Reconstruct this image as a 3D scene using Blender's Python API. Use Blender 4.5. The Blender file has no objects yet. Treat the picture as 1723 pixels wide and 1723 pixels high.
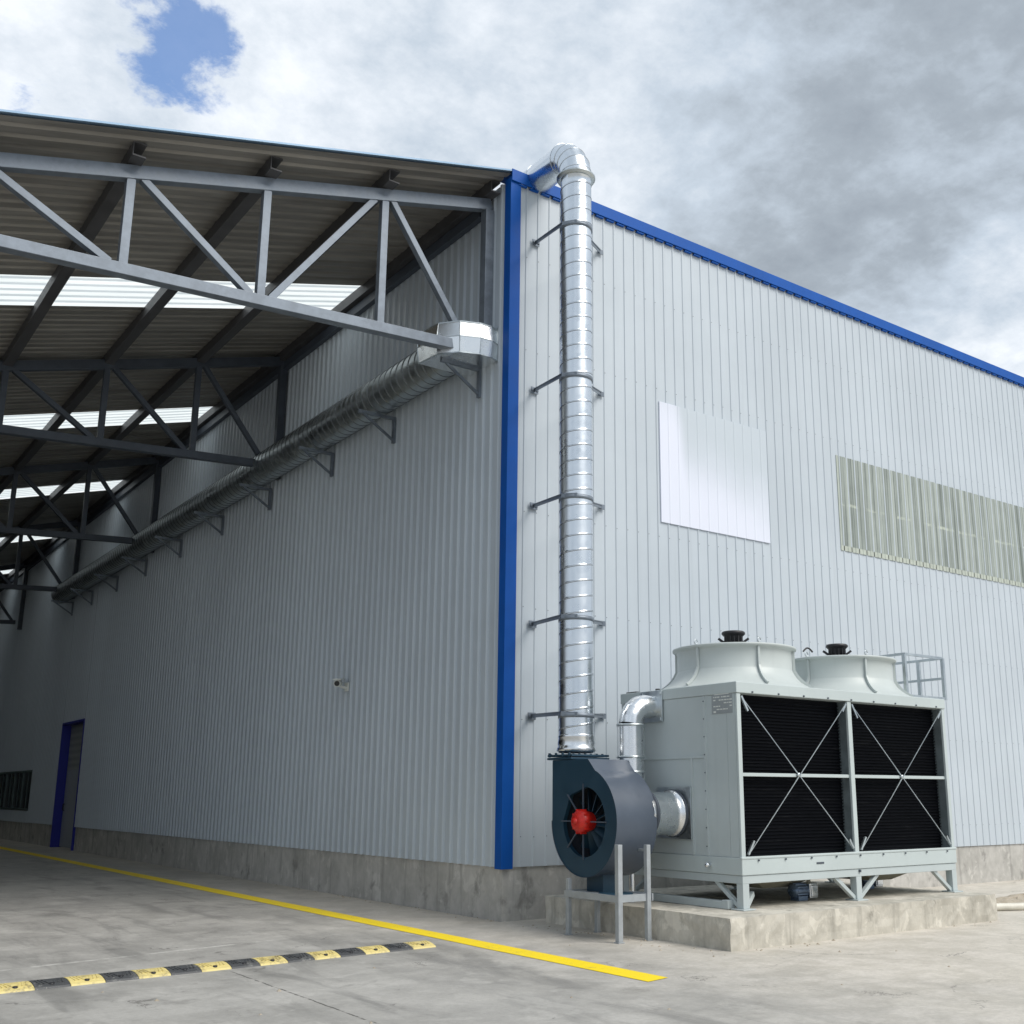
import bpy, bmesh, math, random
from math import sin, cos, pi, radians as rad
from mathutils import Vector as V, Matrix
random.seed(7)
S = bpy.context.scene
COL = S.collection

# ------------------------------------------------------------------ camera
cd = bpy.data.cameras.new("camera")
cam = bpy.data.objects.new("camera", cd)
COL.objects.link(cam)
yaw, pitch, roll = .64434, .22864, .0006
f_ = V((sin(yaw)*cos(pitch), cos(yaw)*cos(pitch), sin(pitch)))
r_ = V((cos(yaw), -sin(yaw), 0)); u_ = r_.cross(f_)
r2 = r_*cos(roll)+u_*sin(roll); u2 = u_*cos(roll)-r_*sin(roll)
cam.matrix_world = Matrix(((r2.x, u2.x, -f_.x, -7.63783), (r2.y, u2.y, -f_.y, -11.569),
                           (r2.z, u2.z, -f_.z, 1.5), (0, 0, 0, 1)))
cd.sensor_width = 36; cd.lens = 36*1818.74653/1723
cd.shift_x = (861.5-961.1545)/1723; cd.shift_y = (914.9659-861.5)/1723
cd.clip_start = .05; cd.clip_end = 2000
S.camera = cam
S.view_settings.view_transform = 'Standard'; S.view_settings.look = 'None'
S.view_settings.gamma = 1; S.view_settings.exposure = 0.40
S.cycles.max_bounces = 8; S.cycles.use_denoising = True

# ------------------------------------------------------------------ sun
SUN = V((.24, -.68, .82)).normalized()          # towards the sun
sl = bpy.data.lights.new("sun", 'SUN'); sl.energy = 2.3; sl.angle = rad(38); sl.color = (1, .95, .88)
so = bpy.data.objects.new("sun", sl); COL.objects.link(so)
so.rotation_euler = SUN.to_track_quat('Z', 'Y').to_euler(); so.location = (10, -20, 30)

# ------------------------------------------------------------------ node helper
class N:
    def __init__(s, tree): s.t = tree; s.l = tree.links
    def n(s, typ, ins=None, **kw):
        nd = s.t.nodes.new(typ)
        for k, v in kw.items(): setattr(nd, k, v)
        for k, v in (ins or {}).items():
            if isinstance(v, bpy.types.NodeSocket): s.l.new(v, nd.inputs[k])
            else: nd.inputs[k].default_value = v
        return nd
    def math(s, op, a, b=None, c=None, clamp=False):
        ins = {0: a}
        if b is not None: ins[1] = b
        if c is not None: ins[2] = c
        return s.n('ShaderNodeMath', ins, operation=op, use_clamp=clamp).outputs[0]
    def vmath(s, op, a, b=None):
        ins = {0: a}
        if b is not None: ins[1] = b
        nd = s.n('ShaderNodeVectorMath', ins, operation=op)
        return nd.outputs[1] if op in ('DOT_PRODUCT', 'LENGTH') else nd.outputs[0]
    def noise(s, vec, scale, detail=5, rough=.55, dist=0.):
        return s.n('ShaderNodeTexNoise', {'Vector': vec, 'Scale': scale, 'Detail': detail, 'Roughness': rough, 'Distortion': dist}).outputs[0]
    def maprange(s, v, a, b, c=0., d=1., smooth=True):
        return s.n('ShaderNodeMapRange', {0: v, 1: a, 2: b, 3: c, 4: d}, interpolation_type='SMOOTHSTEP' if smooth else 'LINEAR').outputs[0]
    def mix(s, fac, a, b, mode='MIX'):
        nd = s.n('ShaderNodeMix', data_type='RGBA', blend_type=mode)
        for sock, v in ((nd.inputs[0], fac), (nd.inputs[6], a), (nd.inputs[7], b)):
            if isinstance(v, bpy.types.NodeSocket): s.l.new(v, sock)
            else: sock.default_value = v if not isinstance(v, tuple) else (*v, 1)[:4]
        return nd.outputs[2]
    def mapping(s, vec, scale=(1, 1, 1), loc=(0, 0, 0), rot=(0, 0, 0)):
        return s.n('ShaderNodeMapping', {'Vector': vec, 'Scale': scale, 'Location': loc, 'Rotation': rot}).outputs[0]

# ------------------------------------------------------------------ sky
W = bpy.data.worlds.new("World"); S.world = W; W.use_nodes = True
W.node_tree.nodes.clear()
w = N(W.node_tree)
gen = w.n('ShaderNodeTexCoord').outputs['Generated']
d = w.vmath('NORMALIZE', gen)
sky = w.n('ShaderNodeTexSky', sky_type='NISHITA', sun_disc=False, sun_elevation=math.asin(SUN.z),
          sun_rotation=math.atan2(SUN.x, SUN.y), altitude=100, air_density=1., dust_density=.6, ozone_density=2.)
skyc = w.mix(1., sky.outputs[0], (.12, .148, .175), 'MULTIPLY')
sep = w.n('ShaderNodeSeparateXYZ', {0: d})
zz = w.math('ADD', w.math('MAXIMUM', sep.outputs[2], .0), .22)
pl = w.n('ShaderNodeCombineXYZ', {0: w.math('DIVIDE', sep.outputs[0], zz), 1: w.math('DIVIDE', sep.outputs[1], zz), 2: 0.37}).outputs[0]
n_big = w.noise(pl, 1.35, 9, .55, .25)
n_mid = w.noise(w.mapping(pl, loc=(3.1, 7.7, 1.3)), 3.4, 11, .60, .25)
n_fin = w.noise(w.mapping(pl, loc=(1.1, 2.7, 5.3)), 13, 10, .64, .1)
def blob(vec, r0, r1):                           # 1 inside r1 degrees, fades out by r0
    dt = w.vmath('DOT_PRODUCT', d, tuple(V(vec).normalized()))
    return w.maprange(dt, cos(rad(r0)), cos(rad(r1)))
bil = w.math('ABSOLUTE', w.math('MULTIPLY_ADD', w.noise(w.mapping(pl, loc=(6.3, 2.2, .8)), 2.6, 9, .6, .2), 2., -1.))
v = w.math('MULTIPLY_ADD', n_big, .95, .065)
v = w.math('MULTIPLY_ADD', bil, .64, v)
v = w.math('MULTIPLY_ADD', w.math('SUBTRACT', n_mid, .5), .98, v)
v = w.math('MULTIPLY_ADD', w.math('SUBTRACT', n_fin, .5), .60, v)
for vec, a, b, amp in [((.70, .48, .53), 15, 3, -.23), ((.67, .57, .475), 10, 3, -.07), ((.81, .46, .36), 8, 2, .20), ((.80, .50, .40), 9, 2, .06),
                       ((.56, .60, .57), 7, 1, .16), ((.12, .84, .53), 13, 4, .10), ((.47, .68, .56), 8, 2, .05)]:
    v = w.math('MULTIPLY_ADD', blob(vec, a, b), amp, v)
ramp = w.n('ShaderNodeValToRGB', {0: v})
cr = ramp.color_ramp
cr.elements[0].position = .02; cr.elements[0].color = (.235, .27, .315, 1)
cr.elements[1].position = .98; cr.elements[1].color = (.74, .775, .82, 1)
e = cr.elements.new(.33); e.color = (.315, .36, .41, 1)
e = cr.elements.new(.60); e.color = (.455, .52, .595, 1)
hole = w.math('MAXIMUM', blob((.200, .79, .58), 3.7, .2), w.math('MULTIPLY', blob((.12, .84, .52), 2.2, .1), .55))
hole = w.math('MAXIMUM', hole, w.math('MULTIPLY', blob((.165, .77, .62), 3.0, .2), .9))
near = w.maprange(hole, .02, .30)                 # blue shows only around the gap
hole = w.math('ADD', hole, w.math('MULTIPLY', w.math('SUBTRACT', n_fin, .5), 3.4))
hole = w.math('ADD', hole, w.math('MULTIPLY', w.math('SUBTRACT', n_mid, .5), 2.2))
hm = w.math('MULTIPLY', near, w.maprange(hole, .52, 1.2, 0., .86))
clr = w.mix(hm, ramp.outputs[0], skyc)
bg = w.n('ShaderNodeBackground', {'Color': clr, 'Strength': 1.0})
w.n('ShaderNodeOutputWorld', {0: bg.outputs[0]})

# ------------------------------------------------------------------ materials
def mat(name):
    m = bpy.data.materials.new(name); m.use_nodes = True
    t = m.node_tree; t.nodes.clear()
    k = N(t)
    p = k.n('ShaderNodeBsdfPrincipled'); o = k.n('ShaderNodeOutputMaterial', {0: p.outputs[0]})
    oc = k.n('ShaderNodeTexCoord').outputs['Object']
    return m, k, p, oc, o
def setp(k, p, **kw):
    for a, b in kw.items():
        a = a.replace('_', ' ')
        if isinstance(b, bpy.types.NodeSocket): k.l.new(b, p.inputs[a])
        elif isinstance(b, tuple): p.inputs[a].default_value = (*b, 1)[:4]
        else: p.inputs[a].default_value = b
def bump(k, p, h, strength=.3, dist=.01):
    k.l.new(k.n('ShaderNodeBump', {'Height': h, 'Strength': strength, 'Distance': dist}).outputs[0], p.inputs['Normal'])
M = {}
def paint(name, c, rough=.45, metallic=0., var=.12, scale=3., streak=0., spec=.5, sheets=False):
    m, k, p, oc, o = mat(name)
    n = k.noise(oc, scale, 6, .6)
    f = k.maprange(n, .3, .72)
    dark = tuple(x*(1-var) for x in c)
    colr = k.mix(f, dark, c)
    if streak:
        st = k.noise(k.mapping(oc, (9, 9, .25)), 1.0, 4, .6)
        colr = k.mix(k.math('MULTIPLY', k.maprange(st, .5, .75), streak), colr, tuple(x*.72 for x in c))
    if sheets:                                       # each metre-wide sheet comes from a slightly different batch
        sp = k.n('ShaderNodeSeparateXYZ', {0: oc})
        idx = k.math('ADD', k.math('FLOOR', sp.outputs[0]), k.math('MULTIPLY', k.math('FLOOR', sp.outputs[1]), 7.3))
        wn = k.n('ShaderNodeTexWhiteNoise', {'W': idx}, noise_dimensions='1D').outputs[0]
        colr = k.mix(k.math('MULTIPLY', wn, .09), colr, tuple(x*.55 for x in c))
        dn = k.noise(oc, .9, 3, .5)                  # shallow dents and oil-canning
        rn = k.noise(k.mapping(oc, (3, 3, .2)), 1., 5, .7); spot = k.noise(k.mapping(oc, loc=(3, 1, 2)), 7., 5, .75)
        colr = k.mix(k.math('MULTIPLY', k.maprange(spot, .68, .78), .35), colr, (.30, .29, .27))
    fine = k.noise(oc, 60, 3, .6)
    setp(k, p, Base_Color=colr, Roughness=k.maprange(n, .2, .8, rough-.07, rough+.1), Metallic=metallic)
    p.inputs['Specular IOR Level'].default_value = spec
    bump(k, p, fine, .04, .004)
    M[name] = m; return m
paint('wall_paint', (.505, .56, .61), .42, var=.06, scale=.7, streak=.22, sheets=True)
paint('blue_trim', (.002, .085, .385), .5, var=.14, scale=2, streak=.25, spec=.25)
paint('door_blue', (.012, .02, .30), .4, var=.1)
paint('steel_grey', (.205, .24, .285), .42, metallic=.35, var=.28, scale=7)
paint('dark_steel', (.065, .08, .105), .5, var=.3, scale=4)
paint('purlin_steel', (.09, .09, .095), .5, metallic=.2, var=.3, scale=4)
paint('tower_paint', (.47, .525, .53), .42, var=.07, scale=1.6, streak=.16)
paint('tower_white', (.485, .545, .545), .42, var=.07, scale=1.6, streak=.1)
paint('cowl_paint', (.50, .545, .535), .38, var=.06, scale=2.0, streak=.12)
paint('fan_navy', (.013, .048, .082), .42, var=.2, scale=3)
paint('fan_rim', (.075, .095, .128), .36, var=.15, scale=3)
paint('fan_inside', (.008, .012, .02), .6, var=.3)
paint('red_paint', (.62, .018, .010), .4, var=.35, scale=14)
paint('black_metal', (.02, .02, .023), .45, var=.3, scale=9)
paint('white_plastic', (.72, .74, .70), .4, var=.1)
paint('cream_plastic', (.42, .40, .31), .5, var=.25, scale=5)
paint('white_hose', (.72, .69, .60), .45, var=.2, scale=6)
paint('flash_metal', (.22, .34, .48), .4, metallic=.2, var=.1)
paint('dark_glass_frame', (.09, .13, .13), .4)
paint('dark_wall_grey', (.10, .105, .11), .6, var=.15)
paint('seam_dark', (.16, .18, .20), .45, metallic=.7, var=.2)
paint('leg_steel', (.40, .43, .45), .42, metallic=.2, var=.18, scale=8)
paint('pump_blue', (.16, .22, .32), .3, metallic=.6, var=.2)
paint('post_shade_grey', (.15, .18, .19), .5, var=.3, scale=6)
paint('plate_grey', (.32, .35, .36), .4, var=.2)

def galv(name, c=(.70, .73, .76), rough=.24, var=.25, scale=14, bmp=.03, spg=.22):
    m, k, p, oc, o = mat(name)
    vo = k.n('ShaderNodeTexVoronoi', {'Vector': oc, 'Scale': scale*2.2}).outputs['Color']
    n1 = k.noise(oc, scale*.3, 5, .6)
    s = k.math('MULTIPLY_ADD', k.n('ShaderNodeSeparateColor', {0: vo}).outputs[0], spg, k.math('MULTIPLY', n1, 1.15-spg))
    fac = k.maprange(s, .25, .85)
    setp(k, p, Base_Color=k.mix(fac, tuple(x*(1-var) for x in c), c), Metallic=1.0, Roughness=k.maprange(s, .2, .9, rough-.06, rough+.14))
    bump(k, p, n1, bmp, .02)
    M[name] = m
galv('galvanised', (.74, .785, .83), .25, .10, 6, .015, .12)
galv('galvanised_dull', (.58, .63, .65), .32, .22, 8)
galv('bright_sheet', (.86, .88, .89), .16, .06, 4, .02)
galv('foil_metal', (.82, .84, .86), .19, .08, 7, .05, .10)

def roofing(name, c):
    m, k, p, oc, o = mat(name)
    n = k.noise(k.mapping(oc, (.4, 3, 1)), 1.3, 6, .6)
    setp(k, p, Base_Color=k.mix(k.maprange(n, .3, .7), tuple(x*.62 for x in c), c), Roughness=.48, Metallic=.25)
    M[name] = m
roofing('roof_underside', (.31, .295, .27))

m, k, p, oc, o = mat('skylight_sheet')          # translucent fibreglass
n = k.noise(k.mapping(oc, (.6, 9, 1)), 1.0, 5, .6)
c = k.mix(k.maprange(n, .3, .7), (.80, .84, .82), (.93, .95, .93))
tr = k.n('ShaderNodeBsdfTranslucent', {'Color': c}); df = k.n('ShaderNodeBsdfDiffuse', {'Color': c})
ms = k.n('ShaderNodeMixShader', {0: .88, 1: df.outputs[0], 2: tr.outputs[0]})
k.l.new(ms.outputs[0], o.inputs[0]); M['skylight_sheet'] = m

m, k, p, oc, o = mat('fibreglass_strip')        # aged greenish translucent wall sheet
s1 = k.noise(k.mapping(oc, (7.0, 1, .10)), 1.0, 5, .7, .2)
s2 = k.noise(k.mapping(oc, (34., 1, .35)), 1.0, 4, .65)
s3 = k.noise(oc, 2.5, 4, .6)
sv = k.math('ADD', k.math('MULTIPLY', s1, .55), k.math('ADD', k.math('MULTIPLY', s2, .5), k.math('MULTIPLY', s3, .1)))
sz = k.n('ShaderNodeSeparateXYZ', {0: oc})
ln = k.math('MULTIPLY', k.maprange(k.math('ABSOLUTE', k.math('SUBTRACT', sz.outputs[2], 6.38)), .035, .015), k.maprange(s3, .45, .6, .0, .55))
c = k.mix(k.maprange(sv, .42, .74), (.15, .175, .16), (.43, .475, .44))
c = k.mix(ln, c, (.62, .66, .55))
setp(k, p, Base_Color=c, Roughness=.45); M['fibreglass_strip'] = m
paint('fibreglass_rim', (.47, .51, .45), .5, var=.15, scale=6)

m, k, p, oc, o = mat('faded_paint')             # white board whose top right has weathered back to the wall colour
sz = k.n('ShaderNodeSeparateXYZ', {0: oc})
nn = k.noise(oc, 1.1, 3, .5)
ff = k.math('ADD', k.math('MULTIPLY', k.math('SUBTRACT', sz.outputs[2], 5.42), .58), k.math('MULTIPLY', k.math('SUBTRACT', sz.outputs[0], 2.7), .14))
ff = k.math('MULTIPLY_ADD', nn, .35, ff)
edge = k.maprange(sz.outputs[0], 3.25, 2.95)
ff = k.math('MULTIPLY_ADD', edge, -.55, ff)
setp(k, p, Base_Color=k.mix(k.maprange(ff, .45, 1.25), (.70, .73, .83), (.505, .56, .61)), Roughness=.4); M['faded_paint'] = m

def concrete(name, c1, c2, scale=1., stain=.35, vertical=False, ground=False):
    m, k, p, oc, o = mat(name)
    vec = k.mapping(oc, (1, 1, .8)) if vertical else oc
    a = k.noise(vec, .8*scale, 8, .62, .15)
    b = k.noise(k.mapping(vec, loc=(5, 3, 1)), 3.5*scale, 7, .65, .3)
    g = k.noise(oc, 55, 4, .7)
    t_ = k.math('ADD', k.math('MULTIPLY', a, .6), k.math('MULTIPLY', b, .4))
    col = k.mix(k.maprange(t_, .34, .66), c1, c2)
    # trowelled patches
    pt = k.noise(k.mapping(vec, loc=(9, 1, 4)), 2.2*scale, 5, .6, .5)
    col = k.mix(k.math('MULTIPLY', k.maprange(pt, .55, .62), stain*.6), col, tuple(x*1.25 for x in c2))
    dk = k.noise(k.mapping(vec, loc=(2, 8, 6)), 1.5*scale, 7, .66, .3)
    col = k.mix(k.math('MULTIPLY', k.maprange(dk, .56, .70), stain), col, tuple(x*.55 for x in c1))
    if vertical:
        sr = k.noise(k.mapping(oc, (5, 5, .35)), 1., 5, .6)
        col = k.mix(k.math('MULTIPLY', k.maprange(sr, .52, .7), stain*.8), col, tuple(x*.6 for x in c1))
    h = k.math('ADD', k.math('MULTIPLY', g, .4), k.math('MULTIPLY', b, .8))
    rough = .78
    if ground:
        sp = k.n('ShaderNodeSeparateXYZ', {0: oc})
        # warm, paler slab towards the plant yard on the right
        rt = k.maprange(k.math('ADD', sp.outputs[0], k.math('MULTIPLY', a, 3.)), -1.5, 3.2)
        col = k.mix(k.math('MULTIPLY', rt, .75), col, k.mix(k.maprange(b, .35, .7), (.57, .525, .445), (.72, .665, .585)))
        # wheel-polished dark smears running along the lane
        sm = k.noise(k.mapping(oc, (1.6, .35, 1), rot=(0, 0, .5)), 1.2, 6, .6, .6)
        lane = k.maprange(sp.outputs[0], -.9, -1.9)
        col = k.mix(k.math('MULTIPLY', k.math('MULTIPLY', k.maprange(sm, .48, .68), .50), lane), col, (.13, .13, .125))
        # pale scuffs
        sc = k.noise(k.mapping(oc, (.9, 3.5, 1), rot=(0, 0, .25), loc=(4, 4, 0)), 1.4, 7, .7, .3)
        col = k.mix(k.math('MULTIPLY', k.maprange(sc, .60, .72), .45), col, (.52, .51, .48))
        gr1 = k.noise(oc, 22, 6, .75); gr2 = k.noise(oc, 140, 3, .8)
        col = k.mix(k.maprange(gr1, .35, .62, .16, 0.), col, (.12, .115, .105))
        col = k.mix(k.maprange(gr2, .52, .72, 0., .22), col, (.16, .155, .145))
        col = k.mix(k.maprange(gr2, .46, .30, 0., .18), col, (.62, .60, .56))
        ov = k.n('ShaderNodeTexVoronoi', {'Vector': k.vmath('ADD', oc, k.n('ShaderNodeCombineXYZ', {0: k.math('MULTIPLY', gr1, .25), 1: k.math('MULTIPLY', b, .4), 2: 0.}).outputs[0]), 'Scale': .55}).outputs[0]
        col = k.mix(k.math('MULTIPLY', k.maprange(ov, .16, .05), k.maprange(a, .45, .6, 0., .4)), col, (.10, .095, .085))
        # saw-cut joints with crumbling edges
        wob = k.math('MULTIPLY', k.math('SUBTRACT', k.noise(oc, 2.5, 6, .7), .5), .06)
        def joint(coord, at, wd):
            return k.maprange(k.math('ABSOLUTE', k.math('ADD', k.math('SUBTRACT', coord, at), wob)), wd, wd*.4)
        lim = k.maprange(sp.outputs[1], -1.7, -1.8)
        j = k.math('MAXIMUM', k.math('MULTIPLY', joint(sp.outputs[0], -3.98, .012), lim), joint(sp.outputs[1], -7.6, .01))
        brk = k.maprange(k.noise(oc, 6, 3, .6), .38, .52)
        col = k.mix(k.math('MULTIPLY', k.math('MULTIPLY', j, brk), .8), col, (.06, .058, .052))
        # pale chalky seam in front of the hump
        sl_ = k.math('ADD', sp.outputs[1], k.math('MULTIPLY', sp.outputs[0], -.20))
        cs = joint(sl_, .62, .05)
        xr = k.math('MULTIPLY', k.maprange(sp.outputs[0], -2.6, -3.2), k.maprange(k.noise(oc, 3.3, 4, .7), .40, .62))
        col = k.mix(k.math('MULTIPLY', k.math('MULTIPLY', cs, xr), .6), col, (.66, .65, .62))
        # hairline cracks
        ck = k.n('ShaderNodeTexVoronoi', {'Vector': k.vmath('ADD', oc, k.n('ShaderNodeCombineXYZ', {0: k.math('MULTIPLY', b, 1.2), 1: k.math('MULTIPLY', a, 1.2), 2: 0.}).outputs[0]), 'Scale': .35}, feature='DISTANCE_TO_EDGE').outputs[0]
        col = k.mix(k.math('MULTIPLY', k.maprange(ck, .006, .002), k.maprange(dk, .48, .6, 0., .6)), col, (.08, .075, .07))
        h = k.math('SUBTRACT', h, k.math('MULTIPLY', j, .8))
        rough = k.maprange(t_, .3, .7, .55, .8)
    setp(k, p, Base_Color=col, Roughness=rough)
    p.inputs['Specular IOR Level'].default_value = .35
    bump(k, p, h, .35, .012)
    M[name] = m
concrete('ground_concrete', (.30, .293, .275), (.43, .42, .395), 1.0, .5, ground=True)
concrete('plinth_concrete', (.36, .35, .325), (.52, .505, .475), 1.8, .75, vertical=True)
concrete('pad_concrete', (.37, .35, .30), (.58, .55, .48), 2.0, .75, vertical=True)
concrete('rubble', (.30, .26, .20), (.42, .37, .30), 5, .5)

def worn(name, c, under, amount):
    m, k, p, oc, o = mat(name)
    n = k.noise(oc, 5, 8, .7, .3); n2 = k.noise(oc, 26, 5, .7)
    t_ = k.math('ADD', k.math('MULTIPLY', n, .6), k.math('MULTIPLY', n2, .4))
    chip = k.math('MULTIPLY', k.maprange(k.noise(oc, 60, 4, .7), .60, .66), k.maprange(n, .40, .60))
    setp(k, p, Base_Color=k.mix(k.math('MULTIPLY', chip, .75), k.mix(k.maprange(t_, .62-amount, .72-amount*.6), c, under), (.30, .29, .26)), Roughness=.55)
    bump(k, p, n2, .2, .006)
    M[name] = m
worn('line_yellow', (.93, .70, .006), (.56, .42, .07), .08)
worn('hump_yellow', (.66, .55, .22), (.30, .25, .13), .13)
worn('hump_black', (.055, .058, .062), (.16, .16, .155), .10)

m, k, p, oc, o = mat('fill_black')              # honeycomb fill seen edge-on: black with faint level courses
sz = k.n('ShaderNodeSeparateXYZ', {0: oc})
n = k.noise(k.mapping(oc, (1.2, 1, 14)), 1., 4, .6)
n2 = k.noise(k.mapping(oc, (6, 1, 30)), 1., 3, .6)
c = k.mix(k.math('MULTIPLY', k.maprange(n, .5, .75), k.maprange(n2, .4, .7)), (.003, .004, .007), (.018, .019, .022))
setp(k, p, Base_Color=c, Roughness=.75); p.inputs['Specular IOR Level'].default_value = .15
M['fill_black'] = m

m, k, p, oc, o = mat('window_glass')
setp(k, p, Base_Color=(.012, .02, .02), Roughness=.06); p.inputs['Specular IOR Level'].default_value = .6
M['window_glass'] = m
m, k, p, oc, o = mat('door_leaf')
sz = k.n('ShaderNodeSeparateXYZ', {0: oc})
wv = k.n('ShaderNodeTexWave', {'Vector': oc, 'Scale': 1.6, 'Distortion': 0.}, wave_type='BANDS', bands_direction='Z').outputs[1]
up = k.maprange(sz.outputs[2], 2.2, 2.25)
c = k.mix(up, (.33, .36, .40), k.mix(wv, (.24, .26, .25), (.34, .36, .34)))
setp(k, p, Base_Color=c, Roughness=.5); M['door_leaf'] = m

# ------------------------------------------------------------------ mesh helpers
ORG = {}
class MB:
    def __init__(s): s.v = []; s.f = []; s.mi = []; s.cur = 0; s.sm = []
    def add(s, vs, fs, smooth=False):
        b = len(s.v); s.v += [tuple(x) for x in vs]
        for q in fs: s.f.append([b+i for i in q]); s.mi.append(s.cur); s.sm.append(smooth)
        return s
    def box(s, x0, x1, y0, y1, z0, z1):
        x0, x1 = min(x0, x1), max(x0, x1); y0, y1 = min(y0, y1), max(y0, y1); z0, z1 = min(z0, z1), max(z0, z1)
        return s.add([(x, y, z) for z in (z0, z1) for y in (y0, y1) for x in (x0, x1)],
                     [(0, 2, 3, 1), (4, 5, 7, 6), (0, 1, 5, 4), (2, 6, 7, 3), (0, 4, 6, 2), (1, 3, 7, 5)])
    def bar(s, a, b, w_, h_, up=(0, 0, 1)):
        a, b = V(a), V(b); dd = (b-a).normalized(); up = V(up)
        if abs(dd.dot(up)) > .98: up = V((0, 1, 0))
        x = dd.cross(up).normalized(); y = x.cross(dd)
        return s.add([p_+x*sx*w_/2+y*sy*h_/2 for p_ in (a, b) for sx, sy in ((-1, -1), (1, -1), (1, 1), (-1, 1))],
                     [(3, 2, 1, 0), (4, 5, 6, 7), (0, 1, 5, 4), (1, 2, 6, 5), (2, 3, 7, 6), (3, 0, 4, 7)])
    def loft(s, rings, cap=True, smooth=True, closed=False):
        n_ = len(rings[0]); fs = []; b0 = [p_ for r in rings for p_ in r]
        m_ = len(rings) if closed else len(rings)-1
        for i in range(m_):
            for j in range(n_):
                a, b = i*n_, ((i+1) % len(rings))*n_
                fs.append((a+j, a+(j+1) % n_, b+(j+1) % n_, b+j))
        s.add(b0, fs, smooth)
        if cap and not closed:
            s.add(rings[0], [tuple(reversed(range(n_)))]); s.add(rings[-1], [tuple(range(n_))])
        return s
    def tube(s, path, r, n_=12, cap=True, smooth=True):
        path = [V(p_) for p_ in path]; rings = []; up = None
        for i, p_ in enumerate(path):
            dd = ((path[min(i+1, len(path)-1)]-path[max(i-1, 0)])).normalized()
            if up is None: up = V((0, 0, 1)) if abs(dd.z) < .9 else V((0, 1, 0))
            x = dd.cross(up).normalized(); up = x.cross(dd).normalized()
            rr = r[i] if isinstance(r, (list, tuple)) else r
            rings.append([p_+(x*cos(2*pi*j/n_)+up*sin(2*pi*j/n_))*rr for j in range(n_)])
        return s.loft(rings, cap, smooth)
    def lathe(s, prof, c, n_=48, axis='Z', cap=False, smooth=True):
        c = V(c); rings = []
        for r, t in prof:
            ring = []
            for j in range(n_):
                a = 2*pi*j/n_
                q = {'Z': (r*cos(a), r*sin(a), t), 'X': (t, r*cos(a), r*sin(a)), 'Y': (r*sin(a), t, r*cos(a))}[axis]
                ring.append(c+V(q))
            rings.append(ring)
        return s.loft(rings, cap, smooth)
    def prism(s, poly, axis, t0, t1):               # poly in the two other axes (cyclic order kept)
        def mk(p_, t):
            return {'X': (t, p_[0], p_[1]), 'Y': (p_[0], t, p_[1]), 'Z': (p_[0], p_[1], t)}[axis]
        n_ = len(poly)
        s.add([mk(p_, t0) for p_ in poly]+[mk(p_, t1) for p_ in poly],
              [tuple(range(n_))[::-1], tuple(range(n_, 2*n_))]+[(i, (i+1) % n_, n_+(i+1) % n_, n_+i) for i in range(n_)])
        return s
    def build(s, name, mats, parent=None, bevel=0., segs=2, label=None):
        me = bpy.data.meshes.new(name); org, sc = ORG.get(parent, (V((0, 0, 0)), 1.)) if parent else (V((0, 0, 0)), 1.)
        me.from_pydata([(V(p_)-org)*sc for p_ in s.v], [], s.f)
        if isinstance(mats, str): mats = [mats]
        for mm in mats: me.materials.append(M[mm])
        for i, pl_ in enumerate(me.polygons): pl_.material_index = s.mi[i]; pl_.use_smooth = s.sm[i]
        bm = bmesh.new(); bm.from_mesh(me)
        bmesh.ops.recalc_face_normals(bm, faces=bm.faces); bm.to_mesh(me); bm.free()
        o = bpy.data.objects.new(name, me); COL.objects.link(o)
        if parent: o.parent = parent; ORG[o] = (org, sc)
        if bevel:
            b = o.modifiers.new('bevel', 'BEVEL'); b.width = bevel; b.segments = segs; b.limit_method = 'ANGLE'; b.angle_limit = rad(40)
        if label: o['label'] = label
        return o
def thing(name, label, cat, loc, group=None, origin=None, size=1.):
    o = bpy.data.objects.new(name, None); COL.objects.link(o); o.location = loc
    o.empty_display_size = .2; o['label'] = label; o['category'] = cat
    if group: o['group'] = group
    ORG[o] = (V(origin if origin else loc), size); return o    # parts are drawn round 'origin', then sized and set down at 'loc'
def tag(o, label, cat, group=None):
    o['label'] = label; o['category'] = cat
    if group: o['group'] = group
    return o
def struct(o): o['kind'] = 'structure'; return o

def ribs(u0, u1, pitch=.2, pan=.160, web=.010, crest=.020, h=.016, phase=0.):
    """(u, offset) along a trapezoid profile sheet"""
    out = []; u = u0+phase
    out.append((u0, 0.))
    while u+pan+2*web+crest < u1:
        for du, hh in ((pan, 0), (pan+web, h), (pan+web+crest, h), (pan+2*web+crest, 0)):
            out.append((u+du, hh))
        u += pitch
    out.append((u1, 0.)); return out
def helix_duct(mb, r, length, xf, pitch=.142, seam=.005, n_=48, lip=.10):
    """spiral seamed pipe along local +Z from 0 to length; xf maps local to world"""
    prof = [(0, 0), (.06, 0), (1-2.4*lip, 0), (1-2.0*lip, 0), (1-1.5*lip, seam), (1-.6*lip, seam)]
    rows = []; k0 = -1
    K = int(length/pitch)+2
    for kk in range(k0, K):
        for t, dr in prof: rows.append((kk+t, dr))
    rings = []
    for t, dr in rows:
        ring = []
        for j in range(n_+1):
            a = 2*pi*j/n_; z = min(max((t+j/n_)*pitch, 0), length)
            ring.append(xf((r+dr)*cos(a), (r+dr)*sin(a), z))
        rings.append(ring)
    vs = [p_ for q in rings for p_ in q]; fs = []
    for i in range(len(rings)-1):
        for j in range(n_):
            a = i*(n_+1)+j; b = a+n_+1
            fs.append((a, a+1, b+1, b))
    mb.add(vs, fs, True)
    for i in range(len(rings)-1):                    # flanks of the folded seam take a darker metal
        if i % 6 in (3, 5):
            for j in range(n_): mb.mi[len(mb.mi)-len(fs)+i*n_+j] = 1

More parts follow.
